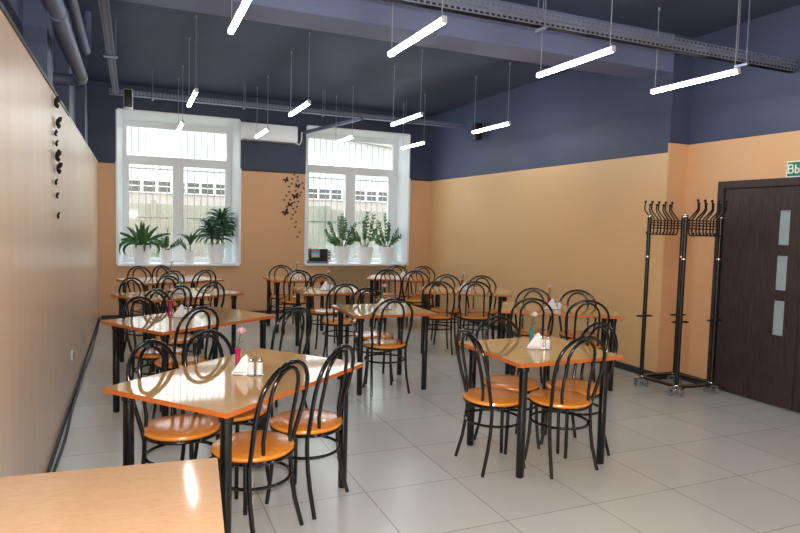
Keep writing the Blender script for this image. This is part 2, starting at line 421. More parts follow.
# ------------------------------------------------------------------ door and sign
S('wall_light_stop', B(XN + 0.3, XN + 0.45, YF - 0.3, Y1, -0.05, HC), M_ORANGE, wr)  # unseen slab added behind the door to stop outside light leaking in
d = bpy.data.objects.new('door_1', None); COL.objects.link(d); d['kind'] = 'structure'
bm = nb(); box(bm, XN - 0.02, XN + 0.12, DY1 - 0.075, DY1, 0, DT, 0.004); box(bm, XN - 0.02, XN + 0.12, DY0, DY0 + 0.075, 0, DT, 0.004); box(bm, XN - 0.02, XN + 0.12, DY0 + 0.075, DY1 - 0.075, DT - 0.075, DT, 0.004)
S('door_frame', bm, M_DOOR, d)
for li, (ya, yb) in enumerate(((3.69, 4.515), (2.88, 3.684))):
    leaf = nb()
    zs = [(0.672, 0.995), (1.095, 1.415), (1.515, 1.835)]
    ga, gb = (3.822, 3.928) if li == 0 else (3.446, 3.552)
    x0, x1 = XN + 0.0, XN + 0.045
    box(leaf, x0, x1, ya, ga, 0.012, DT - 0.08); box(leaf, x0, x1, gb, yb, 0.012, DT - 0.08)
    zz = [0.012] + [z for p in zs for z in p] + [DT - 0.08]
    for k in range(0, len(zz), 2): box(leaf, x0, x1, ga, gb, zz[k], zz[k + 1])
    lf = S('door_leaf', leaf, M_DOOR, d)
    for (z0, z1) in zs:
        S('door_pane', B(x0 + 0.014, x0 + 0.03, ga, gb, z0, z1), M_FROST, lf)
sg = thing('exit_sign', 'green exit sign with white lettering above the dark door', 'sign', (XN, 3.70, 2.207))
obj('sign_board', B(-0.012, -0.001, -0.19, 0.182, -0.074, 0.074, 0.002), M_SIGNW, sg)
obj('sign_face', B(-0.015, -0.0115, -0.178, 0.170, -0.063, 0.063), M_SIGNG, sg)
LT = {'В': [[(0, 0), (0, 1)], [(0, 1), (.6, 1), (.82, .9), (.85, .76), (.78, .6), (.6, .53), (0, .53)], [(.6, .53), (.9, .44), (.98, .27), (.9, .09), (.65, 0), (0, 0)]],
      'Ы': [[(0, 0), (0, 1)], [(0, .56), (.4, .56), (.6, .46), (.65, .28), (.58, .1), (.4, 0), (0, 0)], [(1, 0), (1, 1)]],
      'Х': [[(0, 0), (1, 1)], [(0, 1), (1, 0)]],
      'О': [[(.5 + .5 * math.cos(a * PI / 8), .5 + .5 * math.sin(a * PI / 8)) for a in range(17)]],
      'Д': [[(0, -.2), (0, 0), (1, 0), (1, -.2)], [(.12, 0), (.25, .4), (.3, 1), (.85, 1), (.85, 0)]]}
bm = nb()
for k, ch in enumerate('ВЫХОД'):
    for st in LT[ch]:
        tube(bm, [(-0.0165, 0.158 - k * 0.066 - u * 0.046, -0.034 + v * 0.074) for u, v in st], 0.0062, 8)
obj('sign_text', bm, M_SIGNW, sg)

# ------------------------------------------------------------------ ceiling services
G_TRAY = 'perforated cable trays under the ceiling'
def tray(name, label, p0, p1, w, h, cells, face, hang):
    """tray running from p0 to p1 (bottom centre line), open U of width w, side height h"""
    p0, p1 = Vector(p0), Vector(p1); d = p1 - p0; Ln = d.length; dn = d.normalized()
    s = Vector((dn.y, -dn.x, 0)).normalized()
    t = thing(name, label, 'cable tray', p0, 0, G_TRAY)
    for sg_ in (-1, 1):
        bm = nb(); perforated(bm, s * (sg_ * w / 2), d, Vector((0, 0, h)), cells, 3, (0.6, 0.5)); obj('tray_side', bm, M_TRAY, t, sm=False)
    bm = nb(); perforated(bm, s * (-w / 2), d, s * w, cells, 2, (0.5, 0.35))
    obj('tray_bottom', bm, M_TRAY, t, sm=False)
    if w < 0.07 and h > 0.09: bpy.data.objects.remove(t.children[-1] if False else [c for c in t.children if c.name.startswith('tray_bottom')][0]); bm = nb(); c4 = [bm.verts.new(v) for v in (s * (-w / 2), s * (w / 2), d + s * (w / 2), d - s * (w / 2))]; bm.faces.new(c4); obj('tray_bottom', bm, M_TRAY_SHADE, t, sm=False)
    bm = nb(); tube(bm, [s * w * 0.22 + Vector((0, 0, 0.02)), d + s * w * 0.22 + Vector((0, 0, 0.02))], 0.014, 6); tube(bm, [s * -w * 0.1 + Vector((0, 0, 0.018)), d + s * -w * 0.1 + Vector((0, 0, 0.018))], 0.012, 6); tube(bm, [s * -w * 0.3 + Vector((0, 0, 0.018)), d + s * -w * 0.3 + Vector((0, 0, 0.018))], 0.012, 6)
    obj('cable', bm, M_SPEAK, t)
    for f in hang:
        q = d * f
        bm = nb()
        for sg_ in (-1, 1): tube(bm, [q + s * sg_ * (w / 2 + 0.012) + Vector((0, 0, -0.02)), q + s * sg_ * (w / 2 + 0.012) + Vector((0, 0, HC - p0.z - f * d.z))], 0.005, 6)
        tube(bm, [q - s * (w / 2 + 0.03) + Vector((0, 0, -0.014)), q + s * (w / 2 + 0.03) + Vector((0, 0, -0.014))], 0.013, 6)
        obj('tray_hanger', bm, M_TRAY, t)
    return t
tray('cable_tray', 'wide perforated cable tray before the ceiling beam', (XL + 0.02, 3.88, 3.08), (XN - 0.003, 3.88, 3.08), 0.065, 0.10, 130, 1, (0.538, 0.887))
tray('cable_tray', 'long cable tray crossing above the two windows', (-0.29, 9.55, 3.295), (XR - 0.005, 9.55, 3.295), 0.10, 0.07, 110, 1, (0.1, 0.33, 0.55, 0.8))
tray('cable_tray', 'narrow cable tray running along the ceiling by left wall', (-0.205, -1.5, 3.295), (-0.205, 9.49, 3.295), 0.075, 0.06, 200, 1, (0.5, 0.8))
t = thing('cable_duct', 'grey cable duct sloping from tray to right-hand window corner', 'cable duct', (3.36, 9.48, 3.26))
bm = nb()
dv = Vector((2.765 - 3.36, 10.74 - 9.48, 3.145 - 3.26)); s = Vector((dv.y, -dv.x, 0)).normalized() * 0.035
ps = []
for q in (Vector((0, 0, 0)), dv):
    for (a, z) in ((-1, 0), (1, 0), (1, 0.045), (-1, 0.045)): ps.append(bm.verts.new(q + s * a + Vector((0, 0, z))))
for f in ((0, 1, 2, 3), (7, 6, 5, 4), (0, 4, 5, 1), (1, 5, 6, 2), (2, 6, 7, 3), (3, 7, 4, 0)): bm.faces.new([ps[q] for q in f])
obj('duct_body', bm, M_DARKTRIM if False else M_PIPE, t, sm=False)
obj('duct_wire', T([(-0.59, 1.27, -0.11), (-0.62, 1.275, -0.2), (-0.64, 1.28, -0.45), (-0.64, 1.28, -0.75)], 0.006, 6), M_PIPE, t)

# heating pipes by the left wall
def pipe(label, pts, r, br=()):
    t = thing('heating_pipe', label, 'pipe', pts[0], 0, 'painted pipes high on the left wall')
    p0 = Vector(pts[0]); obj('pipe_run', T([Vector(p) - p0 for p in pts], r, 14), M_PIPE, t)
    for y in br:
        bm = nb(); tube(bm, [(XL - p0.x, y - p0.y, 0), (0, y - p0.y, 0)], 0.022, 8)
        tube(bm, circle_pts(r + 0.008, 0, 16), 0.012, 6, closed=True)
        o = obj('pipe_bracket', bm, M_PIPE, t)
    return t
def arc(c, r, a0, a1, n, f): return [f(c, r, a0 + (a1 - a0) * i / n) for i in range(n + 1)]
pts = [(-0.39, -2.5, 2.77), (-0.39, 3.0, 2.77), (-0.39, 5.95, 2.77)] + [(-0.39 - 0.13 * (1 - math.cos(a)), 5.95 + 0.13 * math.sin(a), 2.77) for a in (0.3, 0.6, 0.9, 1.2, 1.57)] + [(XU + 0.001, 6.08, 2.77)]
tp = pipe('thick painted heating pipe running along the top of left wall', pts, 0.047, ())
for yy in (4.1, 5.8):
    obj('pipe_collar', T([(0, yy + 2.5, 0), (0, yy + 2.54, 0)], 0.053, 16), M_PIPE, tp)
pts = [(-0.42, -2.5, 3.25), (-0.42, 7.0, 3.25)] + [(-0.42, 7.0 + 0.2 * math.sin(a), 3.45 - 0.2 * math.cos(a)) for a in (0.4, 0.8, 1.2, 1.57)] + [(-0.42, 7.2, HC)]
pipe('thinner painted pipe above the thick heating pipe', pts, 0.04)
pipe('short stub pipe joining thick heating pipe to the left wall', [(-0.436, 3.55, 2.765), (-0.52, 3.55, 2.74), (XU + 0.001, 3.55, 2.71)], 0.018)

# air conditioner
ac = thing('air_conditioner', 'white wall air conditioner between the two windows', 'air conditioner', (2.12, YB, 3.07))
bm = nb(); box(bm, -0.485, 0.485, -0.20, -0.002, -0.12, 0.17, 0.03); obj('body', bm, M_WHITEP, ac)
obj('front_panel', B(-0.475, 0.475, -0.212, -0.199, -0.06, 0.155, 0.005), M_WHITEP, ac)
obj('air_flap', B(-0.45, 0.45, -0.205, -0.10, -0.135, -0.118, 0.004), M_GREY, ac)
obj('drain_pipe', T([(0.47, -0.05, -0.10), (0.55, -0.05, -0.12), (0.585, -0.03, -0.05), (0.59, -0.03, 0.1)], 0.014, 8), M_WHITEP, ac)

def speaker(label, loc, rz, cab):
    t = thing('wall_speaker', label, 'speaker', loc, rz, 'small black wall speakers')
    obj('cabinet', B(-0.06, 0.06, -0.19, -0.07, -0.135, 0.135, 0.01), cab, t)
    obj('grille', B(-0.050, 0.050, -0.196, -0.189, -0.112, 0.125, 0.003), M_SPEAK, t)
    obj('badge', Lz([(0, 0), (0.012, 0), (0.012, 0.003), (0, 0.003)], 12), M_CHROME, t).matrix_local = Matrix.Translation((0, -0.196, -0.095)) @ Matrix.Rotation(PI / 2, 4, 'X')
    obj('bracket', B(-0.02, 0.02, -0.07, 0.0, 0.05, 0.09), M_SPEAK, t)
speaker('small black speaker on the cable tray above left-hand window', (-0.05, 9.62, 3.235), 0, M_HOUSE)
speaker('small black speaker high on the right wall', (XR, 8.85, 3.14), PI / 2, M_SPEAK)
bpy.data.objects['wall_speaker.001'].rotation_euler = (0, 0, -PI / 2)

# pendant lights
def pendant():
    t = thing('pendant_light', '', 'ceiling light', (0, 0, 2.92))
    ln = 0.92
    obj('housing', B(-0.016, 0.016, -ln / 2, ln / 2, 0.014, 0.024, 0.003), M_HOUSE, t)
    obj('diffuser', B(-0.018, 0.018, -ln / 2 + 0.008, ln / 2 - 0.008, -0.02, 0.0145, 0.009), M_LAMP, t)
    for s in (-1, 1):
        obj('end_cap', B(-0.019, 0.019, s * (ln / 2 - 0.004) - 0.005, s * (ln / 2 - 0.004) + 0.005, -0.021, 0.026, 0.003), M_HOUSE, t)
        obj('suspension_wire', T([(0, s * (ln / 2 - 0.04), 0.023), (0, s * (ln / 2 - 0.04), HC - 2.92)], 0.0032, 5), M_WIRE, t)
    bm = nb()
    for s in (-1, 1): lathe(bm, [(0, 0), (0.008, 0), (0.010, 0.03), (0, 0.03)], 10, 0, s * (ln / 2 - 0.04), HC - 2.92 - 0.03)
    obj('ceiling_anchor', bm, M_WIRE, t)
    return t
pl = pendant(); first = True
ROWS = [('front row', 4.075, (0.63, 1.825, 3.20, 4.49)), ('middle row', 7.20, (0.60, 1.78, 3.14, 4.36)), ('back row', 9.46, (0.63, 1.78, 3.06, 4.26))]
COLS = [('leftmost', 0.63), ('second from left', 1.80), ('third from left', 3.18), ('rightmost', 4.46)]
for rn, y, xs_ in ROWS:
    for (cn, _), x in zip(COLS, xs_):
        lab = 'white LED tube light, %s in the %s of hanging lights' % (cn, rn)
        if first: o = pl; o.location = (x, y, 2.92); o['label'] = lab; o['group'] = 'hanging LED tube lights'; first = False
        else: o = dup(pl, (x, y, 2.92), 0, lab, 'hanging LED tube lights')
for cn, x in COLS: dup(pl, (x, 0.75, 2.92), 0, 'added white LED tube light, %s in the unseen row behind the camera' % cn, 'hanging LED tube lights')  # unseen row, added to light the near part of the room

# sockets
def socket(label, loc, rz):
    t = thing('wall_socket', label, 'socket', loc, rz)
    obj('plate', B(-0.04, 0.04, -0.012, -0.0005, -0.04, 0.04, 0.004), M_WHITEP, t)
    o = obj('socket_well', Lz([(0, 0), (0.026, 0), (0.026, 0.004), (0.020, 0.004), (0.018, 0.001), (0, 0.001)], 16), M_GREY, t)
    o.matrix_local = Matrix.Translation((0, -0.012, 0)) @ Matrix.Rotation(PI / 2, 4, 'X')
socket('white socket low on the glossy left wall', (XL, 6.05, 0.40), PI / 2)
socket('white socket low on the back wall between the windows', (2.25, YB, 0.272), 0)

# radiator cover below the right-hand window
rd = thing('radiator_cover', 'brown mesh radiator cover below the right-hand window', 'radiator cover', (3.86, YB, 0))
obj('frame', box(box(box(box(nb(), -0.62, -0.585, -0.045, -0.001, 0.12, 0.80), 0.585, 0.62, -0.045, -0.001, 0.12, 0.80), -0.585, 0.585, -0.045, -0.001, 0.765, 0.80), -0.585, 0.585, -0.045, -0.001, 0.12, 0.155), M_RAD, rd, sm=False)
obj('mesh_panel', perforated(nb(), (-0.585, -0.03, 0.155), (1.17, 0, 0), (0, 0, 0.61), 48, 26, (0.45, 0.45)), M_RAD, rd, sm=False)
obj('back_panel', B(-0.585, 0.585, -0.012, -0.002, 0.155, 0.765), M_RAD, rd, sm=False)

# ------------------------------------------------------------------ butterflies
def butterfly_mesh(s, FO=0.5):
    bm = nb()
    up = [(0.0, 0.1), (0.25, 0.62), (0.62, 0.95), (0.98, 0.9), (0.92, 0.45), (0.62, 0.08), (0.2, -0.02)]
    lo = [(0.0, 0.05), (0.2, -0.02), (0.6, 0.02), (0.78, -0.28), (0.6, -0.66), (0.3, -0.6), (0.08, -0.25)]
    for sx in (-1, 1):
        for sh in (up, lo):
            f = [bm.verts.new((sx * x * s, -0.004 - abs(x) * s * FO, y * s)) for x, y in sh]
            b2 = [bm.verts.new((sx * x * s, -0.002 - abs(x) * s * FO, y * s)) for x, y in sh]
            bm.faces.new(f); bm.faces.new(b2[::-1])
            for k in range(len(f)): bm.faces.new((f[k], b2[k], b2[(k + 1) % len(f)], f[(k + 1) % len(f)]))
    tube(bm, [(0, -0.006, -0.3 * s), (0, -0.008, 0.0), (0, -0.006, 0.35 * s)], [0.04 * s, 0.08 * s, 0.05 * s], 6)
    for sx in (-1, 1): tube(bm, [(0, -0.006, 0.33 * s), (sx * 0.15 * s, -0.02 * s - 0.006, 0.6 * s)], 0.015 * s, 4)
    me = bpy.data.meshes.new('butterfly_decal'); bmesh.ops.recalc_face_normals(bm, faces=bm.faces[:]); bm.to_mesh(me); bm.free(); me.materials.append(M_BUTTER)
    return me
BM = {k: butterfly_mesh(s) for k, s in (('S', 0.028), ('M', 0.05), ('L', 0.062), ('T', 0.022))}
BM['W'] = butterfly_mesh(0.05, 0.75); BM['Q'] = butterfly_mesh(0.026, 0.75)
def butterfly(kind, loc, rz, tilt, label, group):
    o = bpy.data.objects.new('butterfly_decal', BM[kind]); COL.objects.link(o); o.location = loc; o.rotation_euler = (0, tilt, rz)
    tag(o, label, 'butterfly decal', group)
LW = [('W', 4.90, 2.38), ('W', 5.00, 2.255), ('Q', 4.90, 2.175), ('Q', 4.95, 2.11), ('W', 4.93, 2.02), ('W', 5.0, 1.94), ('Q', 4.89, 1.84), ('Q', 4.95, 1.75), ('Q', 5.0, 1.61)]
ORD = ['topmost', 'second from top', 'third from top', 'fourth from top', 'fifth from top', 'sixth from top', 'seventh from top', 'eighth from top', 'lowest']
for (k, y, z), w_ in zip(LW, ORD):
    butterfly(k, (XL, y, z), PI / 2, random.uniform(-0.3, 0.3), '%s black butterfly decal, %s in the column on left wall' % ('large' if k == 'W' else 'small', w_), 'butterflies on the left wall')
BW = [(160, 65, 'T'), (183, 80, 'T'), (150, 95, 'T'), (183, 105, 'T'), (215, 118, 'T'), (147, 127, 'T'), (128, 147, 'T'), (182, 140, 'M'), (222, 153, 'T'), (170, 172, 'T'), (130, 182, 'T'), (205, 182, 'T'), (110, 105, 'M'), (112, 208, 'T'), (170, 210, 'L'), (198, 203, 'T'), (100, 237, 'T'), (137, 233, 'T'), (165, 248, 'T'), (190, 245, 'T'), (137, 265, 'M'), (117, 280, 'T'), (182, 278, 'T'), (157, 292, 'T'), (110, 320, 'L'), (173, 313, 'T'), (155, 332, 'T'), (147, 360, 'T'), (175, 380, 'T'), (173, 413, 'T'), (200, 448, 'T'), (187, 480, 'T')]
LB = {(182, 140): 'mid-sized black butterfly decal near the top right of the back wall swarm', (110, 105): 'mid-sized black butterfly decal at the upper left of the back wall swarm',
      (170, 210): 'large black butterfly decal in the middle of the back wall swarm', (137, 265): 'mid-sized black butterfly decal below centre of the back wall swarm', (110, 320): 'largest black butterfly decal at lower left of the back wall swarm',
      (187, 480): 'tiny black butterfly decal, lowest of the back wall swarm', (160, 65): 'tiny black butterfly decal, topmost of the back wall swarm'}
for x, y, k in BW:
    wx = 2.589 + (x - 160) * 0.15 / 54.0; wz = 2.429 - (y - 65) * (2.429 - 1.344) / 415
    butterfly(k, (wx, YB, wz), 0, random.uniform(-0.6, 0.6), LB.get((x, y), 'tiny black butterfly decal among the swarm beside the right-hand window'), 'butterflies on the back wall')

# ------------------------------------------------------------------ chair
G_CH = 'black hoop-backed cafe chairs'
def make_chair():
    t = thing('cafe_chair', '', 'chair')
    obj('seat', Lz([(0, 0.447), (0.168, 0.447), (0.201, 0.452), (0.209, 0.463), (0.206, 0.473), (0.188, 0.480), (0.10, 0.483), (0, 0.484)], 36), M_SEAT, t)
    obj('seat_ring', tube(nb(), circle_pts(0.196, 0.440, 36), 0.0105, 8, closed=True), M_BLACK, t)
    def yb(z): return -0.110 - max(0, z - 0.43) * 0.235
    def side(z):  # half width of the outer hoop
        k = min(1, (z - 0.43) / 0.25); return 0.172 + 0.028 * (k * k * (3 - 2 * k))
    zs = [0.43, 0.49, 0.55, 0.61, 0.67, 0.73]
    L_ = [(-side(z), yb(z), z) for z in zs]
    for i in range(1, 14):
        a = PI - PI * i / 14; z = 0.745 + 0.178 * math.sin(a)
        L_.append((0.200 * math.cos(a), yb(z), z))
    L_ += [(side(z), yb(z), z) for z in reversed(zs)]
    obj('outer_hoop', T(L_, 0.012, 10), M_BLACK, t)
    L_ = [(-0.112, -0.150, 0.447), (-0.112, -0.146, 0.54), (-0.112, yb(0.63) - 0.004, 0.63), (-0.112, yb(0.71) - 0.003, 0.71)]
    for i in range(1, 12):
        a = PI - PI * i / 12; z = 0.755 + 0.142 * math.sin(a)
        L_.append((0.113 * math.cos(a), yb(z) + 0.002, z))
    L_ += [(-p[0], p[1], p[2]) for p in reversed(L_[:4])]
    obj('inner_hoop', T(L_, 0.0105, 10), M_BLACK, t)
    for s in (-1, 1):
        obj('leg', T([(s * 0.172, -0.109, 0.45), (s * 0.173, -0.110, 0.36), (s * 0.175, -0.118, 0.26), (s * 0.179, -0.136, 0.15), (s * 0.188, -0.162, 0.05), (s * 0.193, -0.175, 0.0)], 0.012, 10), M_BLACK, t)
    for s in (-1, 1):
        obj('leg', T([(s * 0.122, 0.146, 0.445), (s * 0.124, 0.148, 0.32), (s * 0.128, 0.150, 0.2), (s * 0.139, 0.158, 0.08), (s * 0.148, 0.166, 0.0)], 0.012, 10), M_BLACK, t)
    obj('leg_ring', tube(nb(), circle_pts(0.191, 0.315, 36), 0.009, 8, closed=True), M_BLACK, t)
    return t

# ------------------------------------------------------------------ tables
H = 0.764
def make_table(L, D, ins=0.077, top=None, edge=None, name='dining_table', th=0.024):
    t = thing(name, '', 'table')
    bm = nb(); box(bm, -L / 2 - 0.008, L / 2 + 0.008, -D / 2 - 0.004, D / 2 + 0.004, H - th, H)
    for f in bm.faces: f.material_index = 0 if abs(f.normal.z) > 0.9 else 1
    bmesh.ops.bevel(bm, geom=[e for e in bm.edges if abs(e.verts[0].co.z - e.verts[1].co.z) > 0.01], offset=0.004, segments=2, affect='EDGES')
    for f in bm.faces: f.material_index = 0 if abs(f.normal.z) > 0.9 else 1
    obj('tabletop', bm, [top or M_TOP, edge or M_EDGE], t, sm=False)
    a, b = L / 2 - ins, D / 2 - ins
    for sx, sy in ((-1, -1), (1, -1), (1, 1), (-1, 1)):
        lg = obj('leg', Lz([(0, 0.0), (0.024, 0.0), (0.027, 0.006), (0.027, 0.69), (0.034, 0.695), (0.034, H - th), (0, H - th)], 16), M_BLACK, t, (sx * a, sy * b, 0))
    bm = nb(); z0, z1 = H - th - 0.018, H - th - 0.0005
    a -= 0.05; b -= 0.05
    box(bm, -a + 0.03, a - 0.03, -b - 0.012, -b + 0.012, z0, z1); box(bm, -a + 0.03, a - 0.03, b - 0.012, b + 0.012, z0, z1)
    box(bm, -a - 0.012, -a + 0.012, -b + 0.03, b - 0.03, z0, z1); box(bm, a - 0.012, a + 0.012, -b + 0.03, b - 0.03, z0, z1)
    obj('under_frame', bm, M_BLACK, t, sm=False)
    return t
DL, DS = 0.80, 0.78
TLONG = make_table(1.176, DL); TSMALL = make_table(0.823, DS)
TB = {'T1': ('L', 0.577, 3.449, 39.9, 'front left table'), 'T2': ('L', 0.476, 5.576, 33.3, 'second left-hand table'),
      'T3': ('L', 0.487, 7.46, 28.1, 'third left-hand table'), 'T4': ('L', 0.492, 9.227, 23, 'table under left window'),
      'T5': ('S', 2.254, 9.198, 0, 'small table by wall socket'), 'T6': ('S', 2.286, 7.531, -2.5, 'middle small centre table'),
      'T7': ('S', 2.296, 5.736, -0.6, 'nearest small centre table'), 'T8': ('L', 4.03, 9.06, -29, 'table under right window'),
      'T9': ('L', 4.039, 7.197, -28, 'middle right wall table'), 'T10': ('L', 4.164, 5.349, -34, 'table nearest coat rack'),
      'T11': ('S', 2.629, 3.601, 1, 'front right square table')}
TLAB = {'T1': 'glossy orange-edged table nearest the foreground on the left, two salt shakers and magenta vase',
        'T2': 'orange-edged table second from the front in the left-hand row', 'T3': 'orange-edged table third from the front in the left-hand row',
        'T4': 'orange-edged table at the back under the left-hand window', 'T5': 'small orange-edged table at the back beside the wall socket',
        'T6': 'small orange-edged table in the middle of the centre row', 'T7': 'small orange-edged table at the front of the centre row, plants reflected in it',
        'T8': 'orange-edged table in the back right corner under the right-hand window', 'T9': 'orange-edged table in the middle of the row along right wall',
        'T10': 'orange-edged table along the right wall nearest the coat rack', 'T11': 'square orange-edged table at front right with a teal vase'}
TLAB['T1'] = 'glossy orange-edged table nearest the foreground on the left, with a magenta vase'
used = {'L': False, 'S': False}
for k, (ty, x, y, th, d_) in TB.items():
    proto = TLONG if ty == 'L' else TSMALL
    if not used[ty]: o = proto; used[ty] = True; o.location = (x, y, 0); o.rotation_euler = (0, 0, math.radians(th)); o['label'] = TLAB[k]; o['group'] = 'orange-edged dining tables'
    else: dup(proto, (x, y, 0), math.radians(th), TLAB[k], 'orange-edged dining tables')
DESK = make_table(1.20, 0.68, 0.07, M_DESK, M_EDGE2)
DESK['label'] = 'pale wood-grain table in the bottom left corner, closest to viewer'
# far right corner of the top at (0.27, 2.24), long side towards the camera
rz = math.radians(90 - 5)
cx = 0.272 - (0.60 * math.cos(rz) + 0.34 * math.sin(rz)); cy = 2.240 - (0.60 * math.sin(rz) - 0.34 * math.cos(rz))
DESK.location = (cx, cy, 0); DESK.rotation_euler = (0, 0, rz)

# chairs: hoop-top position and facing direction (degrees)
CH = [('T1', .078, 3.80, -40, 'far side, left of pair'), ('T1', .42, 4.07, -50, 'far side, right of pair'), ('T1', .72, 3.066, 132, 'near side, left of pair'), ('T1', 1.068, 3.406, 134, 'near side, right of pair'),
      ('T2', .496, 5.187, 125, 'near side, left of pair'), ('T2', 1.242, 4.993, 120, 'pulled out near right end'), ('T2', .058, 5.951, -45, 'far side, left of pair'), ('T2', .201, 6.549, -42, 'far side, pushed back'),
      ('T3', .457, 6.899, 132, 'near side, left of pair'), ('T3', .831, 7.232, 126, 'near side, right of pair'), ('T3', .045, 7.76, -45, 'far side, left of pair'), ('T3', .46, 7.976, -50, 'far side, right of pair'),
      ('T4', .50, 8.893, 122, 'near side, left of pair'), ('T4', .943, 9.037, 123, 'near side, right of pair'), ('T4', .122, 9.647, -53, 'far side, left of pair'), ('T4', .438, 9.774, -46, 'far side, right of pair'),
      ('T5', 2.185, 9.661, -88, 'far side'), ('T5', 2.224, 8.857, 90, 'near side'), ('T6', 2.353, 8.154, -92, 'far side'), ('T6', 2.274, 6.852, 87, 'near side'),
      ('T7', 2.345, 6.322, -88, 'far side'), ('T7', 2.289, 5.401, 90, 'near side'),
      ('T8', 4.046, 9.584, -118, 'far side, left of pair'), ('T8', 3.639, 8.895, 62, 'near side, left of pair'), ('T8', 4.503, 9.448, -120, 'far side, right of pair'), ('T8', 3.997, 8.633, 62, 'near side, right of pair'),
      ('T9', 4.149, 7.897, -118, 'far side, left of pair'), ('T9', 3.56, 6.989, 64, 'near side, left of pair'), ('T9', 4.603, 7.683, -116, 'far side, right of pair'), ('T9', 4.024, 6.86, 62, 'near side, right of pair'),
      ('T10', 4.282, 5.973, -124, 'far side, left of pair'), ('T10', 4.724, 5.737, -122, 'far side, right of pair'), ('T10', 3.67, 5.13, 58, 'near side, left of pair'), ('T10', 4.152, 4.871, 57, 'near side, right of pair'),
      ('T11', 2.705, 3.244, 93, 'near side'), ('T11', 2.075, 3.645, -2, 'left side'), ('T11', 2.632, 4.155, -88, 'far side'), ('T11', 3.27, 3.67, 178, 'right side')]
CHAIR = make_chair(); first = True
for (tk, x, y, dr, pos) in CH:
    a = math.radians(dr)
    x, y = x * 0.976, y * 0.976
    ty, tx, tyy, tth, _ = TB[tk]; ta = math.radians(tth)
    lx = (x - tx) * math.cos(ta) + (y - tyy) * math.sin(ta); ly = -(x - tx) * math.sin(ta) + (y - tyy) * math.cos(ta)
    if 'left side' in pos: lx = min(lx, -0.4115 - 0.052)
    elif 'right side' in pos: lx = max(lx, 0.4115 + 0.052)
    elif 'near' in pos: ly = min(ly, -(DL if ty == 'L' else DS) / 2 - 0.052)
    else: ly = max(ly, (DL if ty == 'L' else DS) / 2 + 0.052)
    x = tx + lx * math.cos(ta) - ly * math.sin(ta); y = tyy + lx * math.sin(ta) + ly * math.cos(ta)
    dep = 0.395 * x + 0.916 * y; du = 267 + 620 * (0.918 * x - 0.395 * y) / dep
    if dep > 5.3 or dr != 93 and dr != 90: du = 0.0
    x += 0.918 * 8.5e-5 * du; y -= 0.395 * 8.5e-5 * du      # the hoops lean with the tilt of the back, so their crown stands a little further right
    sx, sy = x + 0.226 * math.cos(a), y + 0.226 * math.sin(a)
    lab = 'black hoop-back chair with orange seat, %s of %s' % (pos, TB[tk][4])
    if pos == 'pulled out near right end': lab = 'black hoop-back chair with orange seat pulled out beyond right end of second left-hand table'
    if pos == 'far side, pushed back': lab = 'black hoop-back chair with orange seat pushed back behind second left-hand table'
    if first: CHAIR.location = (sx, sy, 0); CHAIR.rotation_euler = (0, 0, a - PI / 2); CHAIR['label'] = lab; CHAIR['group'] = G_CH; first = False
    else: dup(CHAIR, (sx, sy, 0), a - PI / 2, lab, G_CH)

# ------------------------------------------------------------------ table sets
def vase_mat(n, c): 
    m = mat(n, c, 0.12, coat=0.5, vary=0.1, vary_scale=25); return m
VM = {'magenta': vase_mat('magenta_glass', rgb(176, 28, 92)), 'teal': vase_mat('teal_glass', rgb(20, 132, 130)), 'red': vase_mat('red_glass', rgb(150, 24, 44)), 'green': vase_mat('green_glass', rgb(76, 130, 78)), 'amber': vase_mat('amber_glass', rgb(126, 112, 70))}
FM = {'pink': mat('pink_petal', rgb(240, 196, 212), 0.6, vary=0.1, vary_scale=60), 'white': mat('white_petal', rgb(238, 232, 226), 0.6, vary=0.05, vary_scale=60)}
def make_vase(c):
    t = thing('bud_vase', '', 'vase')
    obj('vase_body', Lz([(0, 0), (0.020, 0), (0.021, 0.006), (0.014, 0.03), (0.013, 0.08), (0.015, 0.12), (0.019, 0.135), (0.016, 0.135), (0.011, 0.12), (0.010, 0.03), (0, 0.02)], 16), VM[c], t)
    return t
def make_flower(c):
    t = thing('cut_flower', '', 'flower')
    obj('stem', T([(0, 0, -0.085), (0, 0, 0.0), (0.006, 0, 0.04), (0.018, 0.004, 0.085)], 0.0045, 6), M_STEM, t)
    bm = nb()
    for (x0, z0, dx, dy, dz) in ((0.002, 0.01, -0.03, 0.01, 0.035), (0.004, 0.025, 0.03, -0.015, 0.02), (0.008, 0.045, -0.025, -0.01, 0.02)):
        p = [(x0, 0, z0), (x0 + dx * 0.5, dy * 0.5 + 0.008, z0 + dz * 0.6), (x0 + dx, dy, z0 + dz), (x0 + dx * 0.5, dy * 0.5 - 0.008, z0 + dz * 0.5)]
        f = [bm.verts.new(q) for q in p]; bm.faces.new(f)
    obj('leaf', bm, M_STEM, t)
    bm = nb(); cx, cz = 0.020, 0.095
    for ring, (n, r, h) in enumerate(((8, 0.033, 0.014), (7, 0.025, 0.026), (5, 0.014, 0.034))):
        for k in range(n):
            a = 2 * PI * k / n + ring * 0.5
            d = Vector((math.cos(a), math.sin(a), 0)); s = Vector((-math.sin(a), math.cos(a), 0)); c0 = Vector((cx, 0.004, cz - 0.012))
            pts = [c0, c0 + d * r * 0.6 - s * r * 0.5 + Vector((0, 0, h * 0.6)), c0 + d * r + Vector((0, 0, h)), c0 + d * r * 0.6 + s * r * 0.5 + Vector((0, 0, h * 0.6))]
            bm.faces.new([bm.verts.new(q) for q in pts])
    ball(bm, (cx, 0.004, cz - 0.004), 0.012, 8, 5)
    obj('bloom', bm, FM[c], t)
    return t
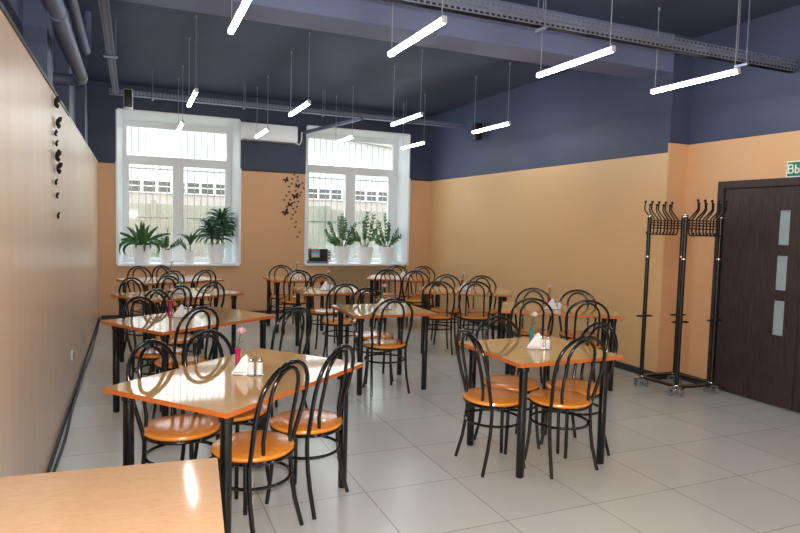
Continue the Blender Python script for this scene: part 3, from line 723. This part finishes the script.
def make_napkins():
    t = thing('napkin_holder', '', 'napkin holder')
    obj('base', B(-0.042, 0.034, -0.02, 0.02, 0, 0.005, 0.002), M_CHROME, t)
    bm = nb()
    for k in range(6):
        y = -0.013 + k * 0.005; j = 0.006 * math.sin(k * 2.3)
        f = [(-0.052 + j * .5, y, 0.0055), (0.034 + j * .5, y, 0.0055), (0.036 + j * .5, y + 0.002, 0.095), (0.024 + j * .5, y + 0.004, 0.112), (0.006 + j * .5, y + 0.003, 0.095)]
        a = [bm.verts.new(q) for q in f]; b = [bm.verts.new((q[0], q[1] + 0.0035, q[2])) for q in f]
        bm.faces.new(a); bm.faces.new(b[::-1])
        for i in range(5): bm.faces.new((a[i], b[i], b[(i + 1) % 5], a[(i + 1) % 5]))
    obj('napkins', bm, M_NAPKIN, t, sm=False)
    obj('wire_clip', T([(-0.038, -0.021, 0.004), (-0.038, -0.021, 0.016), (0.03, -0.021, 0.016), (0.03, -0.021, 0.004)], 0.0018, 6), M_CHROME, t)
    return t
def make_stand():
    t = thing('shaker_stand', '', 'condiment stand')
    obj('tray', Lz([(0, 0), (0.052, 0), (0.054, 0.004), (0.052, 0.006), (0.049, 0.003), (0, 0.003)], 24), M_CHROME, t)
    obj('handle', T([(0, 0, 0.003), (0, 0, 0.10), (-0.012, 0, 0.115), (0, 0, 0.13), (0.012, 0, 0.115), (0.001, 0, 0.10)], 0.0025, 6), M_CHROME, t)
    return t
def make_shaker(dark):
    t = thing('pepper_shaker' if dark else 'salt_shaker', '', 'pepper shaker' if dark else 'salt shaker')
    obj('jar', Lz([(0, 0), (0.017, 0), (0.018, 0.003), (0.017, 0.06), (0.014, 0.068), (0, 0.068)], 16), M_SALT, t)
    obj('cap', Lz([(0.0145, 0.066), (0.0155, 0.068), (0.0155, 0.08), (0.010, 0.088), (0, 0.089)], 16), M_CHROME, t)
    return t
SETS = {'T1': ('magenta', 'pink', -0.055), 'T2': ('magenta', 'pink', -0.115), 'T3': ('teal', 'pink', 0.0), 'T4': ('green', 'white', -0.02), 'T5': ('teal', 'white', 0.01), 'T6': ('amber', 'pink', 0.01),
        'T7': ('green', 'pink', 0.0), 'T8': ('green', 'white', 0.03), 'T9': ('red', 'white', -0.02), 'T10': ('red', 'pink', -0.02), 'T11': ('teal', 'white', -0.03)}
E1, E2 = Vector((0.918, -0.395, 0)), Vector((0.395, 0.918, 0))
protos = {}
def inst(key, make, loc, rz, label, group):
    if key not in protos: o = protos[key] = make(); o.location = loc; o.rotation_euler = (0, 0, rz); o['label'] = label; o['group'] = group
    else: dup(protos[key], loc, rz, label, group)
OFF = {'T2': (-0.10, 0.02), 'T6': (-0.04, -0.02), 'T10': (-0.09, -0.06), 'T8': (-0.05, -0.03), 'T9': (0.0, -0.05)}
for k, (vc, fc, vx) in SETS.items():
    ty, x, y, th, dsc = TB[k]
    ox, oy = OFF.get(k, (0, 0))
    c = Vector((x, y, H + 0.0002)) + E1 * ox + E2 * oy
    p = c + E1 * (vx - 0.005) + E2 * 0.045
    r0 = math.radians(-23 + random.uniform(-25, 25))
    inst('vase_' + vc, lambda: make_vase(vc), p, r0, '%s bud vase on the %s' % (vc, dsc), 'bud vases on the tables')
    inst('flower_' + fc, lambda: make_flower(fc), p + Vector((0, 0, 0.136)), math.radians(-23 + random.uniform(-40, 40)), '%s artificial flower in the vase on the %s' % (fc, dsc), 'flowers in the bud vases')
    inst('napkin', make_napkins, c + E1 * -0.022 + E2 * -0.02, math.radians(-23), 'white paper napkins in a wire holder on the %s' % dsc, 'napkin holders on the tables')
    sp = c + E1 * 0.05 + E2 * -0.002
    inst('stand', make_stand, sp, math.radians(-23), 'chrome shaker stand on the %s' % dsc, 'shaker stands on the tables')
    inst('salt', lambda: make_shaker(False), sp + E1 * -0.024 + Vector((0, 0, 0.0032)), 0, 'white shaker at left of the chrome stand on the %s' % dsc, 'shakers on the tables')
    inst('pepper', lambda: make_shaker(True), sp + E1 * 0.024 + Vector((0, 0, 0.0032)), 0, 'white shaker at right of the chrome stand on the %s' % dsc, 'shakers on the tables')

# ------------------------------------------------------------------ coat rack
rk = thing('coat_rack', 'black wheeled coat rack with four posts and many hooks beside the dark door', 'coat rack', (0, 0, 0))
PO = {'A': (4.875, 4.86), 'B': (4.905, 4.43), 'C': (5.31, 4.83), 'D': (5.365, 4.42)}
ZT = 1.76
for k, (x, y) in PO.items():
    p = obj('post', T([(x, y, 0.085), (x, y, ZT)], 0.0205, 14), M_RACK, rk)
    obj('post_cap', Lz([(0, -0.004), (0.0225, -0.004), (0.0225, 0.012), (0.014, 0.022), (0, 0.024)], 14, cx=x, cy=y, cz=ZT), M_CHROME, p)
    obj('collar', Lz([(0.020, 0), (0.0235, 0.002), (0.0235, 0.018), (0.020, 0.02)], 14, cx=x, cy=y, cz=1.34), M_CHROME, p)
    bm = nb()
    for s in (-1, 1): tube(bm, circle_pts(0.036, 0.735, 20, x + s * 0.055, y), 0.006, 6, closed=True)
    obj('umbrella_ring', bm, M_RACK, p)
    ft = obj('foot_plate', Lz([(0, 0.078), (0.072, 0.078), (0.077, 0.084), (0.068, 0.092), (0.034, 0.098), (0.028, 0.112), (0, 0.112)], 24, cx=x, cy=y), M_CHROME, rk)
    for q in range(3):
        a = q * 2 * PI / 3 + 0.7
        wx, wy = x + 0.062 * math.cos(a), y + 0.062 * math.sin(a)
        bm = nb(); wv = lathe(bm, [(0, -0.01), (0.02, -0.01), (0.024, -0.006), (0.024, 0.006), (0.02, 0.01), (0, 0.01)], 14)
        bmesh.ops.rotate(bm, verts=bm.verts[:], cent=(0, 0, 0), matrix=Matrix.Rotation(PI / 2, 3, 'X') if q != 1 else Matrix.Rotation(PI / 2, 3, 'Y'))
        bmesh.ops.translate(bm, verts=bm.verts[:], vec=(wx + 0.008, wy, 0.024))
        w_ = obj('caster', bm, M_GREY, ft)
        obj('caster_fork', box(box(nb(), wx - 0.004, wx + 0.02, wy - 0.013, wy - 0.0105, 0.018, 0.06), wx - 0.008, wx + 0.012, wy - 0.013, wy + 0.013, 0.05, 0.078, 0.003), M_CHROME, ft)
def bar(p, q, bulge):
    p, q = Vector((*PO[p], 0.095)), Vector((*PO[q], 0.095)); d = q - p; s = Vector((-d.y, d.x, 0)).normalized()
    bm = nb(); pts = [p + d * t + s * bulge * math.sin(PI * t) for t in [i / 10 for i in range(11)]]
    rows = []
    for i, c in enumerate(pts):
        tv = (pts[min(i + 1, 10)] - pts[max(i - 1, 0)]).normalized(); n = Vector((-tv.y, tv.x, 0))
        rows.append([bm.verts.new(c + n * a + Vector((0, 0, z))) for a, z in ((-0.032, -0.008), (0.032, -0.008), (0.032, 0.008), (-0.032, 0.008))])
    for a, b in zip(rows, rows[1:]):
        for k in range(4): bm.faces.new((a[k], a[(k + 1) % 4], b[(k + 1) % 4], b[k]))
    bm.faces.new(rows[0]); bm.faces.new(rows[-1][::-1])
    obj('base_bar', bm, M_RACK, rk)
bar('A', 'B', 0.0); bar('A', 'C', 0.05); bar('B', 'D', -0.03); bar('C', 'D', 0.03)
for (p, q, s) in (('A', 'C', 1), ('B', 'D', -1)):
    P, Q = Vector((*PO[p], 0)), Vector((*PO[q], 0))
    for z in (1.725, 1.70, 1.675, 1.645):
        obj('rail', T([P + Vector((0, 0, z)), Q + Vector((0, 0, z))], 0.0055, 8), M_RACK, rk)
    for k in range(5):
        c = P + (Q - P) * ((k + 0.35) / 5.0)
        for long in (True, False):
            if not long and k == 4: continue
            cc = c if long else c + (Q - P) * 0.09
            sd = s
            o = 1.0 if long else 0.75
            y0 = 0.011 * sd
            pts = [(0, y0 + sd * 0.055, 1.60), (0, y0 + sd * 0.05, 1.582), (0, y0 + sd * 0.02, 1.58), (0, y0, 1.605), (0, y0, 1.66), (0, y0, 1.74), (0, y0 + sd * 0.075 * o, 1.79 + 0.02 * o), (0, y0 + sd * 0.095 * o, 1.795 + 0.045 * o), (0, y0 + sd * 0.088 * o, 1.795 + 0.12 * o)]
            pts = [cc + Vector(v) for v in pts]
            bm = nb(); tube(bm, pts, 0.0075, 8); ball(bm, pts[-1], 0.014); ball(bm, pts[0], 0.009, 8, 5)
            obj('hook', bm, M_RACK, rk)

# ------------------------------------------------------------------ plants
PY = 11.02
def pot(t, r0, r1, h, lab=None):
    obj('pot', Lz([(0, 0), (r0, 0), (r0 + 0.003, 0.01), (r1 - 0.004, h - 0.025), (r1, h - 0.022), (r1 + 0.002, h), (r1 - 0.008, h), (r1 - 0.01, h - 0.03), (0, h - 0.03)], 28), M_POT, t)
    obj('soil', Lz([(r1 - 0.011, h - 0.029), (r1 * 0.5, h - 0.022), (0, h - 0.02)], 20), M_SOIL, t)
def ribbon(bm, pts, widths, nrm_hint=(0, 0, 1), fold=0.25):
    pts = [Vector(p) for p in pts]; rows = []
    for i, p in enumerate(pts):
        tv = (pts[min(i + 1, len(pts) - 1)] - pts[max(i - 1, 0)]).normalized()
        s = tv.cross(Vector(nrm_hint)); s = s.normalized() if s.length > 1e-4 else tv.orthogonal().normalized()
        n = s.cross(tv).normalized(); w = widths[i]
        rows.append([bm.verts.new(p - s * w + n * w * fold), bm.verts.new(p), bm.verts.new(p + s * w + n * w * fold)])
    for a, b in zip(rows, rows[1:]):
        bm.faces.new((a[0], a[1], b[1], b[0])); bm.faces.new((a[1], a[2], b[2], b[1]))
def strap(bm, base, az, length, el, droop, w, n=9):
    """a strap leaf leaving base at azimuth az and elevation el, drooping along its length"""
    p = Vector(base); pts = [p.copy()]; e = el
    for i in range(n):
        d = Vector((math.cos(az) * math.cos(e), math.sin(az) * math.cos(e), math.sin(e)))
        p = p + d * (length / n); pts.append(p.copy()); e -= droop / n * (0.5 + i / n)
    ws = [w * (0.55 + 0.45 * math.sin(PI * min(1, i / n * 1.15 + 0.1))) * (1 if i < n - 1 else (0.6 if i == n - 1 else 0.05)) for i in range(n + 1)]
    ribbon(bm, pts, ws, (random.uniform(-.25, .25), random.uniform(-.95, -.35), 0.6))
def zz_stem(bs, bl, base, az, length, el, bend, lf=0.055, n=9):
    p = Vector(base); pts = [p.copy()]; e = el
    for i in range(n):
        d = Vector((math.cos(az) * math.cos(e), math.sin(az) * math.cos(e), math.sin(e))); p = p + d * length / n; pts.append(p.copy()); e -= bend / n
    tube(bs, pts, [0.008 - 0.005 * i / n for i in range(n + 1)], 6)
    for i in range(3, n + 1):
        tv = (pts[i] - pts[i - 1]).normalized(); s = tv.cross(Vector((0.3, -1, 0.2))).normalized()
        for sd in (-1, 1):
            d = (tv * 0.75 + s * sd * 0.75 + Vector((random.uniform(-.25, .25), random.uniform(-.45, .2), random.uniform(-.2, .2)))).normalized(); l = lf * random.uniform(0.85, 1.2) * (0.8 if i == n else 1)
            o = pts[i]; ribbon(bl, [o, o + d * l * 0.35, o + d * l * 0.7, o + d * l], [0.004, l * 0.24, l * 0.2, 0.001], (random.uniform(-.3, .3), -0.8, 0.6), 0.15)
def potted(label, x, r0, r1, h):
    return thing('potted_plant', label, 'potted plant', (x, PY, ZS), 0, 'potted plants on the window sills')
# clivia with strap leaves
random.seed(3)
t = potted('strap-leaved plant in white pot at left end of the left-hand sill', 0.14, .11, .135, .30); pot(t, 0.112, 0.152, 0.30)
bm = nb()
for (az, ln, el, dr, w) in ((185, .50, .85, .9, .026), (170, .46, .75, 1.9, .024), (5, .50, .80, .9, .026), (15, .42, .7, 2.4, .024), (200, .52, .7, 3.0, .026), (120, .42, 1.35, .5, .028), (60, .42, 1.3, .6, .028), (270, .40, 1.45, .5, .028), (300, .34, .9, 3.0, .022),
                        (95, .45, 1.5, .3, .027), (250, .36, .9, 2.8, .022), (150, .44, 1.15, .6, .026), (35, .46, 1.1, .6, .026), (-15, .4, .6, 3.2, .022), (215, .38, 1.25, .5, .026), (178, .44, .5, 3.4, .022), (340, .44, .9, 2.6, .022), (75, .44, 1.45, .25, .025), (280, .3, .7, 3.4, .02)):
    strap(bm, (0.03 * math.cos(math.radians(az)), 0.03 * math.sin(math.radians(az)), 0.28), math.radians(az), ln * 0.98, el * 0.97, dr * 1.15, w * 1.35)
obj('leaves', bm, M_LEAF1, t)
# small zz plant
t = potted('small sparse plant in white pot, second from left on left-hand sill', 0.522, .08, .1, .22); pot(t, 0.078, 0.10, 0.22)
bs, bl = nb(), nb()
for az, ln, el, bd_, lf in ((175, .30, 1.05, -.3, .045), (20, .30, .85, .3, .05), (60, .22, 1.3, .1, .05), (260, .24, 1.35, .1, .05), (100, .38, 1.45, -.2, .04), (200, .24, .9, .6, .045), (-10, .26, .7, .3, .045)): zz_stem(bs, bl, (0.02 * math.cos(az), 0.02 * math.sin(az), 0.19), math.radians(az), ln, el, bd_, lf, 8)
obj('stems', bs, M_STEM, t); obj('leaves', bl, M_LEAF2, t)
# small dracaena + companion
t = potted('small mixed plant in white pot, third from left on left-hand sill', 0.882, .08, .1, .22); pot(t, 0.078, 0.10, 0.22)
bs, bl = nb(), nb()
tube(bs, [(0.01, 0, 0.18), (0.012, 0, 0.30), (0.005, 0, 0.36)], 0.009, 6)
for k in range(14):
    strap(bl, (0.006, 0, 0.30 + 0.014 * (k % 8)), k * 2.4, random.uniform(.2, .3), random.uniform(.5, 1.4), random.uniform(.8, 1.8), .016, 6)
for az, ln, el, bd_ in ((165, .2, 1.15, .3), (205, .17, .95, .3)): zz_stem(bs, bl, (-0.03, 0, 0.19), math.radians(az), ln, el, bd_, .036, 7)
obj('stems', bs, M_TRUNK, t); obj('leaves', bl, M_LEAF3, t)
# large two-headed dracaena
t = potted('large bushy two-headed plant in white pot at right end of left-hand sill', 1.308, .11, .145, .33); pot(t, 0.11, 0.158, 0.325)
bs, bl = nb(), nb()
for (hx, hz, bx, n, ln) in ((0.10, 0.70, 0.03, 64, .36), (-0.09, 0.54, -0.03, 46, .33), (0.05, 0.52, 0.0, 26, .32)):
    tube(bs, [(bx, 0, 0.28), ((bx + hx) / 2, 0.0, (0.28 + hz) / 2), (hx, 0, hz + 0.03)], 0.011, 8)
    for k in range(n):
        f = k / n
        strap(bl, (hx + random.uniform(-.012, .012), random.uniform(-.012, .012), hz - 0.10 + 0.14 * f), k * 2.399, ln * random.uniform(.75, 1.1), -0.1 + 1.45 * f + random.uniform(-.15, .15), random.uniform(1.3, 2.4), .021, 7)
obj('trunks', bs, M_TRUNK, t); obj('leaves', bl, M_LEAF3, t)
# three zz plants
random.seed(11)
for i, (x, lab, stems) in enumerate(((3.57, 'bushy glossy-leaved plant in white pot, leftmost of three on right-hand sill', ((150, .42, 1.05, -.2), (170, .34, .75, -.2), (80, .5, 1.5, .1), (60, .46, 1.35, .1), (20, .42, 1.05, .1), (5, .28, .7, .3), (200, .26, .6, .3), (270, .38, 1.4, .3), (300, .25, .9, .5), (110, .46, 1.4, -.1), (230, .25, .8, .5))),
                                     (4.03, 'upright sparse glossy-leaved plant in white pot, middle of three on right-hand sill', ((175, .42, 1.0, .5), (160, .36, 1.15, .3), (60, .54, 1.3, -.2), (30, .52, 1.22, -.1), (90, .40, 1.45, .1), (10, .40, 1.15, .3), (100, .46, 1.5, -.2))),
                                     (4.466, 'bushy glossy-leaved plant in white pot, rightmost of three on right-hand sill', ((95, .52, 1.5, .1), (120, .44, 1.3, .2), (165, .40, 1.0, .1), (60, .42, 1.25, .2), (25, .40, .95, .2), (5, .48, .75, .05), (190, .28, .7, .2), (260, .36, 1.35, .2), (220, .28, 1.0, .4), (310, .25, 1.0, .4))))):
    t = potted(lab, x, .115, .155, .31); pot(t, 0.115, 0.164, 0.31)
    bs, bl = nb(), nb()
    for az, ln, el, bd_ in stems:
        a = math.radians(az); zz_stem(bs, bl, (0.035 * math.cos(a), 0.035 * math.sin(a), 0.28), a, ln * 1.22, el, bd_, .066, 10)
    obj('stems', bs, M_STEM, t); obj('leaves', bl, M_LEAF2, t)

# black device with colourful picture on the right-hand sill
mp = bpy.data.materials.new('picture_panel'); mp.use_nodes = True; nt = mp.node_tree; b = nt.nodes['Principled BSDF']
tc = nt.nodes.new('ShaderNodeTexCoord'); sp = nt.nodes.new('ShaderNodeSeparateXYZ'); nt.links.new(tc.outputs['Generated'], sp.inputs[0])
r = nt.nodes.new('ShaderNodeValToRGB'); cr = r.color_ramp
cr.elements[0].position = 0.0; cr.elements[0].color = rgb(150, 190, 60); cr.elements[1].position = 1.0; cr.elements[1].color = rgb(236, 150, 70)
for p_, c_ in ((0.12, rgb(196, 206, 150)), (0.35, rgb(170, 205, 226)), (0.78, rgb(70, 160, 224)), (0.86, rgb(236, 120, 60))): e = cr.elements.new(p_); e.color = c_
nt.links.new(sp.outputs[2], r.inputs['Fac']); nt.links.new(r.outputs['Color'], b.inputs['Base Color']); b.inputs['Roughness'].default_value = 0.3
t = thing('display_box', 'black box with a colourful picture panel at left of right-hand sill', 'box', (3.13, 10.97, ZS))
obj('case', B(-0.175, 0.145, -0.05, 0.14, 0.035, 0.262, 0.008), M_SPEAK, t)
obj('base', B(-0.20, 0.16, -0.07, 0.14, 0.0, 0.034, 0.006), M_GREY, t)
obj('picture', B(-0.160, -0.012, -0.054, -0.0495, 0.105, 0.255), mp, t, sm=False)
obj('side_panel', B(0.146, 0.21, -0.035, 0.12, 0.03, 0.25, 0.006), M_WHITEP, t)
bm = nb()
for z in (0.09, 0.15, 0.20): box(bm, 0.155, 0.19, -0.04, -0.034, z - 0.014, z + 0.014, 0.002)
obj('button', bm, M_SPEAK, t)

# ------------------------------------------------------------------ cable along the left wall
pts = []
y = 0.0
while y <= YB - 0.1:
    pts.append((XL + 0.034 + 0.007 * math.sin(y * 1.7) + 0.004 * math.sin(y * 4.1), y, 0.0105)); y += 0.18
tag(obj('floor_cable', T(pts, 0.010, 8), M_SPEAK), 'black cable lying along the foot of left wall', 'cable')

# ------------------------------------------------------------------ light, camera, colour
w = bpy.data.worlds.new('World'); SC.world = w; w.use_nodes = True
bg = w.node_tree.nodes['Background']; bg.inputs['Color'].default_value = (0.93, 0.97, 1.0, 1); bg.inputs['Strength'].default_value = 5.2

fl = bpy.data.lights.new('camera_flash', 'POINT'); fl.energy = 380; fl.shadow_soft_size = 0.03; fl.color = (1.0, 0.985, 0.96)
fo = bpy.data.objects.new('camera_flash', fl); COL.objects.link(fo); fo.location = (0.02, -0.03, 1.72)
cam = bpy.data.cameras.new('camera'); co = bpy.data.objects.new('camera', cam); COL.objects.link(co)
cam.sensor_width = 36; cam.sensor_fit = 'HORIZONTAL'; cam.lens = 620.657 / 800 * 36; cam.clip_start = 0.02; cam.clip_end = 200
yaw, pit, rol = 0.4076, -0.0679, 0.0260
fw = Vector((math.sin(yaw) * math.cos(pit), math.cos(yaw) * math.cos(pit), math.sin(pit)))
r_ = Vector((math.cos(yaw), -math.sin(yaw), 0)); u_ = r_.cross(fw)
rr = r_ * math.cos(rol) + u_ * math.sin(rol); uu = -r_ * math.sin(rol) + u_ * math.cos(rol)
mt = Matrix((rr, uu, -fw)).transposed().to_4x4(); mt.translation = (0, 0, 1.615)
co.matrix_world = mt
SC.camera = co
SC.view_settings.view_transform = 'Standard'; SC.view_settings.look = 'None'; SC.view_settings.gamma = 1.0
SC.view_settings.use_curve_mapping = False; SC.view_settings.exposure = 0.0
